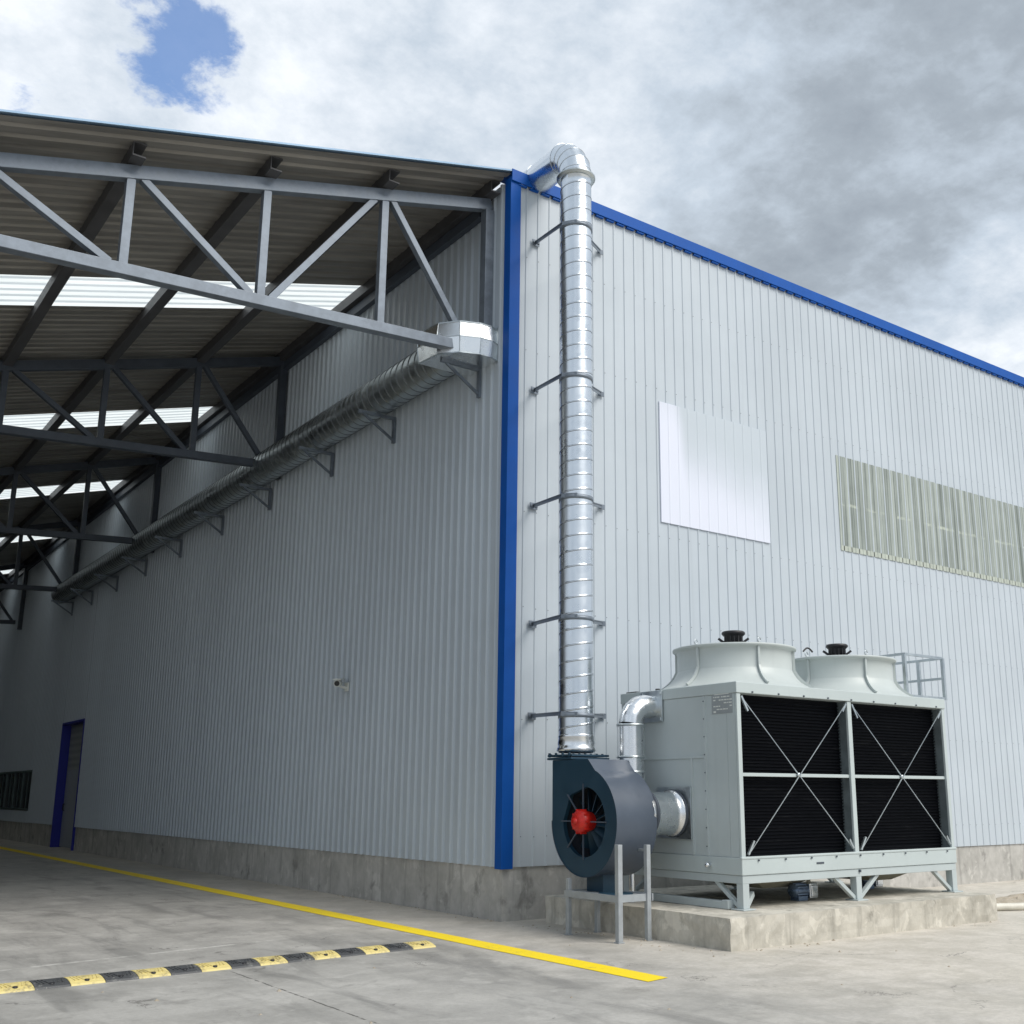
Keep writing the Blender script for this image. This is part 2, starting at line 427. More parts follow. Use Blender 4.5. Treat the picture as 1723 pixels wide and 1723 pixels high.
# ================================================================== SETTING
g = MB(); g.add([(-300, -300, 0), (300, -300, 0), (300, 300, 0), (-300, 300, 0)], [(0, 1, 2, 3)])
struct(g.build('ground', 'ground_concrete'))

# ------------------------------------------------------------------ warehouse
H = 10.17; PL = .635; LX = 30.; LY = 46.
wh = thing('warehouse', 'pale grey corrugated warehouse with bright blue corner and roof trim', 'warehouse', (0, 0, 0))
# front wall sheet (faces -Y)
def front_sheet(x0, x1, z0, z1, base=-.022, h=.012, name='front_wall', mats=('wall_paint',), screws=(), parent=wh, phase=0., bevel_edge=0.):
    pr = ribs(x0, x1, h=h, phase=phase); mb = MB()
    vs = [(u, base-o_, z) for u, o_ in pr for z in (z0, z1)]
    mb.add(vs, [(2*i, 2*i+2, 2*i+3, 2*i+1) for i in range(len(pr)-1)])
    if bevel_edge:                                   # returned edges so the board has thickness
        mb.add([(u, base-o_, z0) for u, o_ in pr]+[(u, base+bevel_edge, z0) for u, o_ in pr], [(i, i+1, len(pr)+i+1, len(pr)+i) for i in range(len(pr)-1)])
        mb.add([(u, base-o_, z1) for u, o_ in pr]+[(u, base+bevel_edge, z1) for u, o_ in pr], [(i, i+1, len(pr)+i+1, len(pr)+i) for i in range(len(pr)-1)])
        for uu in (x0, x1): mb.add([(uu, base, z0), (uu, base, z1), (uu, base+bevel_edge, z1), (uu, base+bevel_edge, z0)], [(0, 1, 2, 3)])
    if screws:
        mb.cur = 2
        for i in range(len(pr)-1):                   # foam filler tongues under the trim
            if pr[i][1] == 0 and pr[i+1][1] == 0 and pr[i+1][0] < 22: mb.box(pr[i][0]+.012, pr[i+1][0]-.008, -.07, -.03, H-.205, H-.185)
        mb.cur = 1
        for i, (u, o_) in enumerate(pr[:-1]):
            if o_ and pr[i+1][1]:
                for zs in screws:
                    if z0 < zs < z1 and u < 14:
                        cx = u+.01; zz_ = zs+random.uniform(-.01, .01)
                        mb.add([(cx+.007*cos(q), base-o_-.004, zz_+.007*sin(q)) for q in [i_*pi/3 for i_ in range(6)]], [(0, 1, 2, 3, 4, 5)])
    return mb.build(name, list(mats), parent)
SX0, SX1, SZ0, SZ1 = 6.77, 16.2, 5.55, 7.24
scr = (1.0, 2.45, 3.9, 5.2, 7.5, 8.9)
fw = front_sheet(.06, 30., PL, H-.16, mats=('wall_paint', 'dark_steel', 'blue_trim'), screws=scr)
# side wall sheet (faces -X), door opening left free
DY0, DY1, DZ = 21.5, 24.16, 3.62
WY0, WY1, WZ0, WZ1 = 27.8, 33.6, 1.0, 2.3
def side_sheet(mb, y0, y1, z0, z1, base=-.022):
    pr = ribs(y0, y1, h=.034, pan=.118, web=.018, crest=.040)
    mb.add([(base-o_, u, z) for u, o_ in pr for z in (z0, z1)], [(2*i, 2*i+1, 2*i+3, 2*i+2) for i in range(len(pr)-1)])
sw = MB()
side_sheet(sw, .05, DY0, PL, H-.12); side_sheet(sw, DY0, DY1, DZ, H-.12); side_sheet(sw, DY1, WY0, PL, H-.12)
side_sheet(sw, WY0, WY1, WZ1, H-.12); side_sheet(sw, WY0, WY1, .62, WZ0); side_sheet(sw, WY1, LY, PL, H-.12)
sw.build('side_wall', 'wall_paint', wh)
# concrete base
b = MB(); b.box(0, LX, 0, .2, 0, PL+.02); b.build('plinth', 'plinth_concrete', wh)
b = MB(); b.box(0, .2, .2, DY0, 0, PL+.02); b.box(0, .2, DY1, LY, 0, PL+.02); b.build('plinth', 'plinth_concrete', wh)
# inner lining behind the door and window so nothing is hollow
b = MB(); b.box(1.2, 1.3, DY0-2, WY1+2, 0, 5); b.build('inner_wall', 'dark_wall_grey', wh)
# corner trim and roof trim
b = MB(); b.prism([(-.058, -.058), (.115, -.058), (.115, -.045), (-.045, -.045), (-.045, .095), (-.058, .095)], 'Z', PL-.02, H-.11)
b.build('corner_trim', 'blue_trim', wh, .004)
b = MB(); b.prism([(-.085, H-.18), (-.085, H), (.30, H), (.30, H-.02), (-.065, H-.02), (-.065, H-.18)], 'X', -.055, LX)
b.cur = 0; b.build('roof_trim', 'blue_trim', wh, .004)
# roof, sloping up gently behind the trim, eaves beam on the lane side
b = MB(); b.add([(-.02, .3, H-.1), (LX, .3, H-.1), (LX, LY, H-.1), (-.02, LY, H-.1), (-.02, .3, H-.2), (LX, .3, H-.2), (LX, LY, H-.2), (-.02, LY, H-.2)],
                [(0, 1, 2, 3), (7, 6, 5, 4), (0, 4, 5, 1), (1, 5, 6, 2), (2, 6, 7, 3), (3, 7, 4, 0)])
b.build('roof', 'roof_underside', wh)
b = MB(); b.box(-.15, -.055, .62, LY, 9.70, 9.86); b.build('eaves_beam', 'dark_steel', wh)
# translucent strip in the front wall
s_ = front_sheet(SX0, SX1, SZ0+.09, SZ1, base=-.030, h=.009, name='translucent_panel', mats=('fibreglass_strip',))
s2_ = front_sheet(SX0, SX1, SZ0, SZ0+.09, base=-.034, h=.009, name='panel_lower_edge', mats=('fibreglass_rim',)); s2_.parent = s_
b = MB(); b.box(SX0-.012, SX0+.012, -.036, -.02, SZ0, SZ1); o_ = b.build('panel_side_edge', 'fibreglass_rim', s_)
# door
fr = MB(); fr.box(-.06, .26, DY1-.07, DY1, 0, DZ); fr.box(-.06, .26, DY0, DY0+.07, 0, DZ); fr.box(-.06, .26, DY0+.07, DY1-.07, DZ-.07, DZ)
dl = MB(); dl.box(.19, .24, DY0+.07, DY1-.07, .02, DZ-.07)
dr = dl.build('door', 'door_leaf', wh, .004); fr.build('door_frame', 'door_blue', dr, .006)
hb = MB(); hb.bar((.14, DY1-.25, 1.05), (.14, DY1-.25, 1.25), .03, .03); hb.bar((.14, DY1-.25, 1.06), (.19, DY1-.25, 1.06), .02, .02); hb.bar((.14, DY1-.25, 1.24), (.19, DY1-.25, 1.24), .02, .02)
hb.build('door_handle', 'black_metal', dr)
# window band
b = MB(); n_w = 4; ww = (WY1-WY0)/n_w
for i in range(n_w+1): b.box(-.05, .06, WY0+i*ww-.05, WY0+i*ww+.05, WZ0, WZ1)
b.box(-.05, .06, WY0+.05, WY1-.05, WZ1-.07, WZ1); b.box(-.07, .06, WY0+.05, WY1-.05, WZ0, WZ0+.07)
for i in range(n_w): b.box(-.02, .05, WY0+(i+.5)*ww-.03, WY0+(i+.5)*ww+.03, WZ0+.07, WZ1-.07)
wf = b.build('window', 'dark_glass_frame', wh, .003)
b = MB(); b.box(.0, .012, WY0+.05, WY1-.05, WZ0+.07, WZ1-.07); b.build('window_pane', 'window_glass', wf)

# unseen block across the covered lane, added to shade it
nb = thing('lane_shade_block', 'unseen plain grey block added beside the covered lane to shade it', 'warehouse', (-10.7, 8, 0))
b = MB(); b.box(-24, -10.7, 8, 46, 0, 7.6); b.build('wall', 'dark_wall_grey', nb)
b = MB(); b.box(-10.7, 0, 45, 45.3, 0, 10.); b.build('end_shade_wall', 'dark_wall_grey', nb)  # unseen wall added to close the lane and darken it

# ------------------------------------------------------------------ canopy
def rz(x): return 10.115+.269*x                    # roof sheet underside
XT = -10.6; CY0, CY1 = -.06, 44.
cn = thing('canopy', 'lean-to canopy roof on grey steel trusses along the left warehouse wall', 'canopy', (0, .43, 0))
SK = [(4.3, 5.5), (11.75, 13.0), (19.05, 20.3), (26.6, 27.85), (34.2, 35.4)]
def sheet(mb, y0, y1, h=.055):
    pr = [(y0, 0.)]; u = y0                          # deep rib: steep near web, raking far web
    while u+.225 < y1:
        pr += [(u+.128, 0.), (u+.140, h), (u+.158, h), (u+.212, 0.)]; u += .23
    pr.append((y1, 0.))
    segs = 6
    for sgi in range(segs):
        xa = -.06+(XT+.06)*sgi/segs; xb = -.06+(XT+.06)*(sgi+1)/segs
        mb.add([(x, u, rz(x)+o_) for u, o_ in pr for x in (xa, xb)], [(2*i, 2*i+1, 2*i+3, 2*i+2) for i in range(len(pr)-1)])
rs = MB(); prev = CY0
for a, b_ in SK+[(CY1, CY1)]:
    sheet(rs, prev, a); prev = b_
rs.build('roof_sheet', 'roof_underside', cn)
for a, b_ in SK:
    mb = MB(); sheet(mb, a-.05, b_+.05, .045)
    for i_ in range(len(mb.v)): mb.v[i_] = (mb.v[i_][0], mb.v[i_][1], mb.v[i_][2]+.012)
    mb.build('skylight', 'skylight_sheet', cn)
b = MB(); b.add([(-.06, CY0-.02, rz(-.06)+.03), (XT, CY0-.02, rz(XT)+.03), (XT, CY0-.02, rz(XT)+.055), (-.06, CY0-.02, rz(-.06)+.055),
                 (-.06, CY0+.12, rz(-.06)+.03), (XT, CY0+.12, rz(XT)+.03), (XT, CY0+.12, rz(XT)+.055), (-.06, CY0+.12, rz(-.06)+.055)],
                [(0, 1, 2, 3), (4, 7, 6, 5), (3, 2, 6, 7), (0, 4, 5, 1), (1, 5, 6, 2), (0, 3, 7, 4)])
b.build('edge_flashing', 'flash_metal', cn)
PX = [-.16, -1.76, -3.37, -4.97, -6.57, -8.17, -9.8]
for x in PX:                                        # C-section purlins, open towards the wall
    mb = MB(); zt = rz(x)-.008; hh = .185; ww_ = .075; t = .012; zl = zt-hh
    mb.prism([(x-ww_, zt), (x+ww_, zt), (x+ww_, zt-.02), (x-ww_+t, zt-.02), (x-ww_+t, zl+.02), (x+ww_, zl+.02), (x+ww_, zl), (x-ww_, zl)], 'Y', .18, CY1)
    mb.build('purlin', 'purlin_steel', cn)
def truss(Y, first):
    dt, db = (0., 0.) if first else (.10, .20)       # inner frames sit a little higher
    tz = lambda x: rz(x)-.285+dt
    bz = lambda x: 7.53+.052*x+db
    mt = 'steel_grey' if first else 'dark_steel'  # lit front truss lighter, shaded inner ones darker: light put into the colour
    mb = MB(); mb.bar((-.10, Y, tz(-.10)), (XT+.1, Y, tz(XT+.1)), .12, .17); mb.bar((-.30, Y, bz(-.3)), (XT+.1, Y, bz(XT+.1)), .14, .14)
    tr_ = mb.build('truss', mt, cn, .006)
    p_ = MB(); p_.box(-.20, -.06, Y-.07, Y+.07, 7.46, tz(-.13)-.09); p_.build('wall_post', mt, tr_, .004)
    for x in PX[1:]:
        q = MB(); q.bar((x-.01, Y, tz(x)-.085), (x-.01, Y, bz(x)+.07), .10, .10, (0, 1, 0)); q.build('vertical_member', mt, tr_, .004)
    if first: dg = [(-1.66, -.46), (-1.92, -3.25), (-4.85, -3.50), (-6.42, -5.12), (-8.02, -6.72), (-9.6, -8.32)]
    else: dg = [(-1.66, -.42), (-3.26, -1.90), (-4.86, -3.50), (-6.42, -5.12), (-8.02, -6.72), (-9.6, -8.32)]
    for a, b_ in dg:
        q = MB(); q.bar((a, Y, tz(a)-.07), (b_, Y, bz(b_)+.06), .085, .095, (0, 1, 0)); q.build('diagonal_member', mt, tr_, .004)
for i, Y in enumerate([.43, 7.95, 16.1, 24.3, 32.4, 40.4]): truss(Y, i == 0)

# ------------------------------------------------------------------ long duct under the canopy
HX, HZ, HR = -.335, 7.67, .285
ld = thing('ventilation_duct', 'long dull ribbed metal duct on wall brackets running along the shaded side wall', 'duct', (HX, .4, HZ))
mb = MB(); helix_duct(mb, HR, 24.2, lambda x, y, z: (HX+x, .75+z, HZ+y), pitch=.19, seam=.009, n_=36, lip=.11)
mb.loft([[(HX+HR*cos(2*pi*j/36), 24.95, HZ+HR*sin(2*pi*j/36)) for j in range(36)], [(HX+.01*cos(2*pi*j/36), 24.96, HZ+.01*sin(2*pi*j/36)) for j in range(36)]], smooth=False)
mb.lathe([(HR, .75), (.01, .75)], (HX, 0, HZ), 36, 'Y', smooth=False); mb.build('duct_pipe', ['galvanised_dull', 'seam_dark'], ld)
# segmented sheet-metal bend turning into the wall
out_ = [(-.86, 1.0), (-.82, .55), (-.62, .30), (-.36, .20), (-.18, .20), (-.03, .27)]
mb = MB()
zc = 7.59; zh = .225; nrm = [(-.035, 0), (-.03, -.012), (-.018, -.028), (-.004, -.035), (.0, -.035), (0, -.035)]
for i in range(len(out_)-1):
    (xa, ya), (xb, yb) = out_[i], out_[i+1]; (pa, qa), (pb, qb) = nrm[i], nrm[i+1]
    mb.add([(xa, ya, zc-zh), (xb, yb, zc-zh), (xb+pb, yb+qb, zc), (xa+pa, ya+qa, zc)], [(0, 1, 2, 3)])
    mb.add([(xa+pa, ya+qa, zc), (xb+pb, yb+qb, zc), (xb, yb, zc+zh), (xa, ya, zc+zh)], [(0, 1, 2, 3)])
top = [(x, y, zc+zh) for x, y in out_]+[(-.03, 1.0, zc+zh)]
mb.add(top, [tuple(range(len(top)))]); mb.add([(x, y, zc-zh) for x, y, z in top], [tuple(range(len(top)))])
mb.add([(-.86, 1.0, zc-zh), (-.03, 1.0, zc-zh), (-.03, 1.0, zc+zh), (-.86, 1.0, zc+zh)], [(0, 1, 2, 3)])
mb.build('duct_bend', 'bright_sheet', ld)
mb = MB()
for i, (xa, ya) in enumerate(out_):
    pa, qa = nrm[i]; mb.bar((xa, ya-.003, zc-zh), (xa+pa, ya+qa-.003, zc), .010, .010); mb.bar((xa+pa, ya+qa-.003, zc), (xa, ya-.003, zc+zh), .010, .010)
for i in range(len(out_)-1):
    a_, b_ = out_[i], out_[i+1]; (pa, qa), (pb, qb) = nrm[i], nrm[i+1]
    mb.bar((a_[0]+pa, a_[1]+qa, zc), (b_[0]+pb, b_[1]+qb, zc), .012, .012)
    for zz_ in (zc-zh, zc+zh): mb.bar((a_[0], a_[1]-.002, zz_), (b_[0], b_[1]-.002, zz_), .014, .016)
mb.box(-.06, -.03, .21, .26, zc-zh-.04, zc+zh+.03)
mb.build('bend_seam', 'galvanised_dull', ld)
for Y in [.66, 3.2, 5.5, 8.35, 11.0, 13.8, 16.6, 19.3, 22.0, 24.4]:
    mb = MB(); mb.box(-.095, -.055, Y-.035, Y+.035, 6.94, 7.36)
    mb.bar((-.055, Y, 7.35), (-.70, Y, 7.35), .05, .05); mb.bar((-.09, Y, 6.99), (-.62, Y, 7.33), .035, .035)
    mb.build('wall_bracket', 'steel_grey', ld)

# ------------------------------------------------------------------ tall exhaust duct
DX, DY, DR = .235, -1.19, .205
ed = thing('exhaust_duct', 'tall shiny spiral-seamed duct rising beside the blue corner and bending over the roof', 'duct', (DX, DY, 1.98))
ZT = 9.56
mb = MB(); helix_duct(mb, DR, ZT-1.99, lambda x, y, z: (DX+x, DY+y, 1.99+z), pitch=.192, seam=.0050, n_=56, lip=.05)
mb.build('duct_pipe', ['galvanised', 'seam_dark'], ed)
# gored elbow: straight segments turning from +Z to +Y, then a run over the roof
RB = .47; ng = 5; TA = rad(76); pts = [(0, 0)]
for i in range(ng):
    a = (i+.5)*TA/ng; k_ = RB/cos(TA/ng/2); pts.append((RB-k_*cos(a), k_*sin(a)))
ye, ze_ = DY+RB*(1-cos(TA)), ZT+RB*sin(TA)
yk = -.02; zk = 10.205                              # where it levels out over the roof edge
path = [(DX, DY, ZT)]+[(DX, DY+p_[0], ZT+p_[1]) for p_ in pts[1:]]+[(DX+.20, yk, zk), (DX+.20, yk+3.5, zk)]
rings = []
pv = [V(p_) for p_ in path]
for i, p_ in enumerate(pv):
    dd = (pv[min(i+1, len(pv)-1)]-pv[i]).normalized() if i == 0 else ((pv[i]-pv[i-1]).normalized() if i == len(pv)-1 else None)
    if dd is None:
        d1 = (pv[i]-pv[i-1]).normalized(); d2 = (pv[i+1]-pv[i]).normalized(); bis = (d1+d2).normalized(); stretch = 1/max(.3, bis.dot(d1)); dd = bis
    else: stretch = 1
    x = V((1, 0, 0)); yv = x.cross(dd).normalized()*stretch
    if i == 0: yv = V((0, 1, 0))
    if yv.dot(V((0, 1, 1))) < 0 and i == 0: yv = -yv
    rings.append([p_+(x*cos(2*pi*j/48)*DR*1.015-yv*sin(2*pi*j/48)*DR*1.015*(1 if i else -1)) for j in range(48)])
mb = MB()
for i in range(len(rings)-1): mb.loft([rings[i], rings[i+1]], cap=False)
for i in range(1, len(rings)-1):
    c_ = pv[i]; mb.loft([[c_+(q-c_)*1.004 for q in [a+(b_-a)*.0 for a, b_ in zip(rings[i], rings[i+1])]], [c_+(q-c_)*1.022 for q in rings[i]],
                         [c_+(q-c_)*1.022+(pv[i+1]-pv[i]).normalized()*.012 for q in rings[i]], [c_+(q-c_)*1.0+(pv[i+1]-pv[i]).normalized()*.014 for q in rings[i]]], cap=False)
for q in range(1, 17):                              # seams along the run over the roof
    c_ = V((DX+.20, yk+.12+q*.19, zk)); mb.lathe([(DR*1.0, -.008), (DR*1.035, -.004), (DR*1.035, .004), (DR*1.0, .008)], c_, 40, 'Y')
mb.build('duct_elbow', 'galvanised', ed)
mb = MB(); mb.lathe([(DR-.01, -.03), (DR+.045, -.03), (DR+.045, -.012), (DR+.055, -.012), (DR+.055, .012), (DR+.03, .015), (DR-.01, .02)], (DX, DY, ZT), 48)
mb.build('collar', 'galvanised_dull', ed)
mb = MB(); mb.lathe([(DR+.004, 2.0), (DR+.03, 2.01), (DR+.022, 2.05), (DR+.012, 2.06), (DR+.018, 2.10), (DR+.006, 2.16), (DR+.014, 2.17), (DR+.002, 2.20)], (DX, DY, 0), 48)
mb.build('base_collar', 'foil_metal', ed)
for i, z in enumerate([9.16, 6.93, 5.28, 3.68, 2.49]):
    mb = MB()
    zl = z+.04*0
    mb.box(.32, .44, -.062, -.05, z-.045, z+.045)
    for bx in (.34, .42): mb.box(bx-.013, bx+.013, -.078, -.062, z-.013, z+.013)
    ze = z-(.34, .23, .17, .08, .05)[i]; ex, ey = DX-DR-.012, DY-.02
    mb.bar((.38, -.06, z), (ex, ey, ze), .010, .042); mb.bar((.38, -.06, z+.022), (ex, ey, ze+.022), .036, .008)
    mb.bar((ex-.005, ey+.02, ze), (ex+.10, ey-.16, ze-.01), .03, .05)
    zr = z+(.24, .22, .18, .12, .05)[i]
    mb.box(1.50, 1.60, -.062, -.05, zr-.035, zr+.035)
    mb.bar((1.54, -.06, zr), (DX+DR-.02, DY+.06, ze), .012, .045); mb.bar((1.54, -.06, zr+.024), (DX+DR-.02, DY+.06, ze+.024), .036, .01)
    mb.lathe([(DR, -.025), (DR+.012, -.025), (DR+.012, .025), (DR, .025)], (DX, DY, ze-.02), 48)
    mb.build('wall_bracket', 'steel_grey', ed)

# ------------------------------------------------------------------ fan
FX0, FX1, FY, FZ, FR = -.02, .530, -1.667, 1.214, .60
fan = thing('centrifugal_fan', 'dark blue fan with red hub on thin grey steel legs', 'fan', (.2, FY, 0))
arc = [(FY+FR*cos(a), FZ+FR*sin(a)) for a in [pi*.41-i*(2*pi-.41*pi)/60 for i in range(61)]]   # clockwise round to +Y
OUT = [(FY+FR, 1.90), (FY+FR*cos(pi*.41)-.02-.24, 1.90)]
ytop = OUT[1][0]
arc = [(FY+FR*cos(a), FZ+FR*sin(a)) for a in [-(2*pi-.62*pi)+ (2*pi-.62*pi)*(1-i/60.) for i in range(61)]]
# start at angle 0 (+Y side), go clockwise (down, -Y, up) and stop at 111 degrees past the top
hole_r = .385
outline = arc+[(ytop, max(1.9, arc[-1][1])), (FY+FR, 1.90)]
# face ring: outer outline joined to the round opening
def face_ring(mb, x, flip=False):
    no = len(outline); cs = []
    for p_ in outline:
        a = math.atan2(p_[1]-FZ, p_[0]-FY); cs.append((FY+hole_r*cos(a), FZ+hole_r*sin(a)))
    mb.add([(x, *p_) for p_ in outline]+[(x, *p_) for p_ in cs], [(i, (i+1) % no, no+(i+1) % no, no+i) for i in range(no)])
    return cs
mb = MB(); cs = face_ring(mb, FX0)
no = len(cs); mb.add([(FX0, *p_) for p_ in cs]+[(FX0+.05, *p_) for p_ in cs], [(i, (i+1) % no, no+(i+1) % no, no+i) for i in range(no)], True)
mb.build('face_plate', 'fan_navy', fan)
mb = MB(); no = len(outline)
mb.add([(FX0-.012, *p_) for p_ in outline[:62]]+[(FX1+.012, *p_) for p_ in outline[:62]], [(i, i+1, 62+i+1, 62+i) for i in range(61)], True)
mb.add([(FX0, *p_) for p_ in outline[61:]+outline[:1]]+[(FX1, *p_) for p_ in outline[61:]+outline[:1]], [(i, i+1, 3+i+1, 3+i) for i in range(2)])
mb.add([(FX1, *p_) for p_ in outline], [tuple(range(no))])
mb.build('scroll_casing', 'fan_rim', fan)
mb = MB(); mb.lathe([(hole_r+.02, FX0+.05), (hole_r+.0, FX0+.30), (.06, FX0+.34), (.001, FX0+.34)], (0, FY, FZ), 40, 'X')
mb.build('inlet_drum', 'fan_inside', fan)
mb = MB()
for i in range(12):
    a = 2*pi*i/12+.13; c_, s__ = cos(a), sin(a)
    mb.bar((FX0+.13, FY+.10*c_, FZ+.10*s__), (FX0+.20, FY+(hole_r-.01)*c_, FZ+(hole_r-.01)*s__), .11, .006, (c_*0+.6, -s__, c_))
mb.build('impeller', 'fan_navy', fan)
mb = MB()
for i in range(8):
    a = 2*pi*i/8; rr = hole_r+.03
    if i in (0, 2, 4, 6, 7, 1): mb.bar((FX0-.008, FY+.08*cos(a), FZ+.08*sin(a)), (FX0-.008, FY+rr*cos(a), FZ+rr*sin(a)), .014, .014)
mb.build('guard_spoke', 'fan_rim', fan)
mb = MB(); mb.lathe([(.001, -.12), (.07, -.12), (.092, -.11), (.108, -.09), (.128, -.07), (.132, -.02), (.118, .03), (.10, .10)], (FX0, FY, FZ), 20, 'X')
for i in range(10): 
    a = 2*pi*i/10; mb.bar((FX0-.075, FY+.13*cos(a), FZ+.13*sin(a)), (FX0+.0, FY+.13*cos(a), FZ+.13*sin(a)), .018, .02)
mb.lathe([(.001, -.145), (.035, -.145), (.04, -.12)], (FX0, FY, FZ), 12, 'X')
mb.build('hub', 'red_paint', fan)
mb = MB(); mb.box(DX-.265, DX+.305, DY-.25, DY+.22, 1.905, 1.93); mb.box(DX-.255, DX+.295, DY-.255, DY+.225, 1.94, 1.965)
for i in range(6):
    for yy in (DY-.24, DY+.21): mb.box(DX-.23+i*.085, DX-.21+i*.085, yy-.012, yy+.012, 1.965, 1.975)
for i in range(4): mb.box(DX-.262, DX-.240, DY-.2+i*.13-.012, DY-.2+i*.13+.012, 1.935, 1.985)
mb.build('outlet_flange', 'fan_navy', fan, .003)
LG = [((-.09, -2.36), .99, .060), ((.30, -2.37), .98, .054), ((-.09, -1.48), .60, .05), ((.30, -1.50), .60, .05)]
for (x, y), zt, s__ in LG:
    mb = MB(); t = .008
    mb.box(x-s__/2, x+s__/2, y-s__/2, y+s__/2, 0.012, zt); mb.box(x-s__*.7, x+s__*.7, y-s__*.7, y+s__*.7, 0, .012)
    if zt > .9: mb.bar((x+.02, y+.03, zt-.06), (FX0+.05 if x < .2 else .34, FY-.52, zt-.06), .025, .025)
    mb.build('leg', 'leg_steel', fan, .004)
mb = MB()
mb.bar((-.12, -2.36, .44), (.37, -2.375, .44), .012, .075); mb.bar((-.12, -1.46, .44), (.36, -1.48, .44), .012, .07)
mb.bar((-.118, -1.44, .44), (-.118, -2.38, .44), .012, .07); mb.bar((.345, -1.46, .44), (.345, -2.40, .44), .012, .075)
mb.box(-.11, .335, -2.34, -1.50, .452, .460)
mb.build('stand_frame', 'leg_steel', fan)
mb = MB(); mb.box(.10, .32, -1.86, -1.56, .460, .66); mb.lathe([(.001, .46), (.19, .46), (.19, .472), (.001, .472)], (.11, -2.06, 0), 24)
mb.build('pedestal', 'fan_navy', fan, .005)

# stub between the fan and the tower
TX0, TX1, TY0, TY1 = 1.51, 5.56, -2.60, -.50
sd = thing('connecting_duct', 'short wide crumpled silver duct joining the dark fan to the cooling tower', 'duct', (.78, -2.02, 1.30))
mb = MB(); ring = []
SY, SZ = -2.02, 1.300
prof = [(.245, .51), (.252, .57), (.240, .59), (.237, .62), (.235, .70), (.238, .86), (.240, .95), (.257, .955), (.258, .98), (.238, .985), (.243, 1.02), (.242, 1.045)]
mb.lathe(prof, (0, SY, SZ), 48, 'X'); mb.build('duct_pipe', 'foil_metal', sd)
for xa in (.548, .972):
    mb = MB(); mb.lathe([(.246, xa), (.268, xa+.003), (.266, xa+.03), (.246, xa+.034)], (0, SY, SZ), 40, 'X'); mb.build('clamp', 'dark_steel', sd)
mb = MB(); mb.box(1.016, 1.036, SY-.285, SY+.29, SZ-.285, SZ+.295); mb.build('square_flange', 'galvanised_dull', sd, .003)

# silver elbow pipe on the tower's left face
ep = thing('elbow_pipe', 'slim silver elbow pipe leaving the tower side near its top and dropping behind the fan', 'pipe', (.687, -1.652, .31), origin=(1.125, -1.13, .247), size=.95)
PXp, PYp, PR = 1.125, -1.13, .145
mb = MB(); mb.tube([(PXp, PYp, 1.05), (PXp, PYp, 2.36)], PR, 32); mb.tube([(PXp, PYp, .25), (PXp, PYp, 1.05)], .035, 16)
bend = [(PXp, PYp, 2.36)]+[(PXp+.23*(1-cos(a)), PYp, 2.36+.23*sin(a)) for a in [i*pi/2/4 for i in range(1, 4)]]+[(PXp+.23, PYp, 2.59), (1.50, PYp, 2.59)]
for i in range(len(bend)-1): mb.tube([bend[i], bend[i+1]], PR*1.0, 32)
mb.tube(bend, PR*1.004, 32); mb.build('pipe', 'foil_metal', ep)
mb = MB()
for z in (2.35, 1.96, 1.78):
    mb = MB(); mb.lathe([(PR, -.014), (PR+.028, -.014), (PR+.028, .014), (PR, .014)], (PXp, PYp, z), 32); mb.build('joint_ring', 'galvanised_dull', ep)
mb = MB(); mb.box(1.475, 1.497, PYp-.20, PYp+.20, 2.40, 2.79); 
for yy in (-.17, .17):
    for zz_ in (2.43, 2.75): mb.box(1.455, 1.475, PYp+yy-.02, PYp+yy+.02, zz_-.02, zz_+.02)
mb.build('square_flange', 'galvanised_dull', ep, .003)

# ------------------------------------------------------------------ concrete pad
def rough_box(x0, x1, y0, y1, z1, step=.10, amp=.007):
    bm = bmesh.new(); bmesh.ops.create_cube(bm, size=1)
    for v_ in bm.verts: v_.co = V((x0 if v_.co.x < 0 else x1, y0 if v_.co.y < 0 else y1, 0 if v_.co.z < 0 else z1))
    for e_ in [e_ for e_ in bm.edges]: pass
    mb = MB()
    nx, ny, nz = int((x1-x0)/step), int((y1-y0)/step), 4
    def jit(p_):
        random.seed(hash((round(p_[0], 3), round(p_[1], 3), round(p_[2], 3))) & 0xffff)
        return (p_[0]+random.uniform(-amp, amp), p_[1]+random.uniform(-amp, amp), p_[2]+(random.uniform(-amp, amp)*.4 if p_[2] > .02 else 0))
    def grid(fn, na, nb_):
        vs = [jit(fn(i/na, j/nb_)) for i in range(na+1) for j in range(nb_+1)]
        mb.add(vs, [(i*(nb_+1)+j, (i+1)*(nb_+1)+j, (i+1)*(nb_+1)+j+1, i*(nb_+1)+j+1) for i in range(na) for j in range(nb_)], False)
    bm.free(); L = lambda a, b_, t: a+(b_-a)*t
    grid(lambda s_, t: (L(x0, x1, s_), y0, z1*t), nx, nz); grid(lambda s_, t: (L(x0, x1, s_), y1, z1*t), nx, nz)
    grid(lambda s_, t: (x0, L(y0, y1, s_), z1*t), ny, nz); grid(lambda s_, t: (x1, L(y0, y1, s_), z1*t), ny, nz)
    grid(lambda s_, t: (L(x0, x1, s_), L(y0, y1, t), z1), nx, ny)
    return mb
pad = rough_box(.40, 5.02, -3.50, -.36, .31).build('concrete_pad', 'pad_concrete')
tag(pad, 'low rough concrete pad carrying the cooling tower, stained pale grey sides', 'concrete pad')
random.seed(11)

# ------------------------------------------------------------------ cooling tower
ct = thing('cooling_tower', 'pale grey-green twin-fan cooling tower with black louvred front on a concrete pad', 'cooling tower', (2.943, -2.051, .31), origin=(3.5, -1.55, .247), size=.95)
ZB0, ZB1, ZB2, ZL, ZH, ZR = .247, .53, .62, .815, 2.665, 2.80
# side panels
b = MB(); b.box(TX0, TX0+.03, TY0+.173, TY1, ZL, ZH)
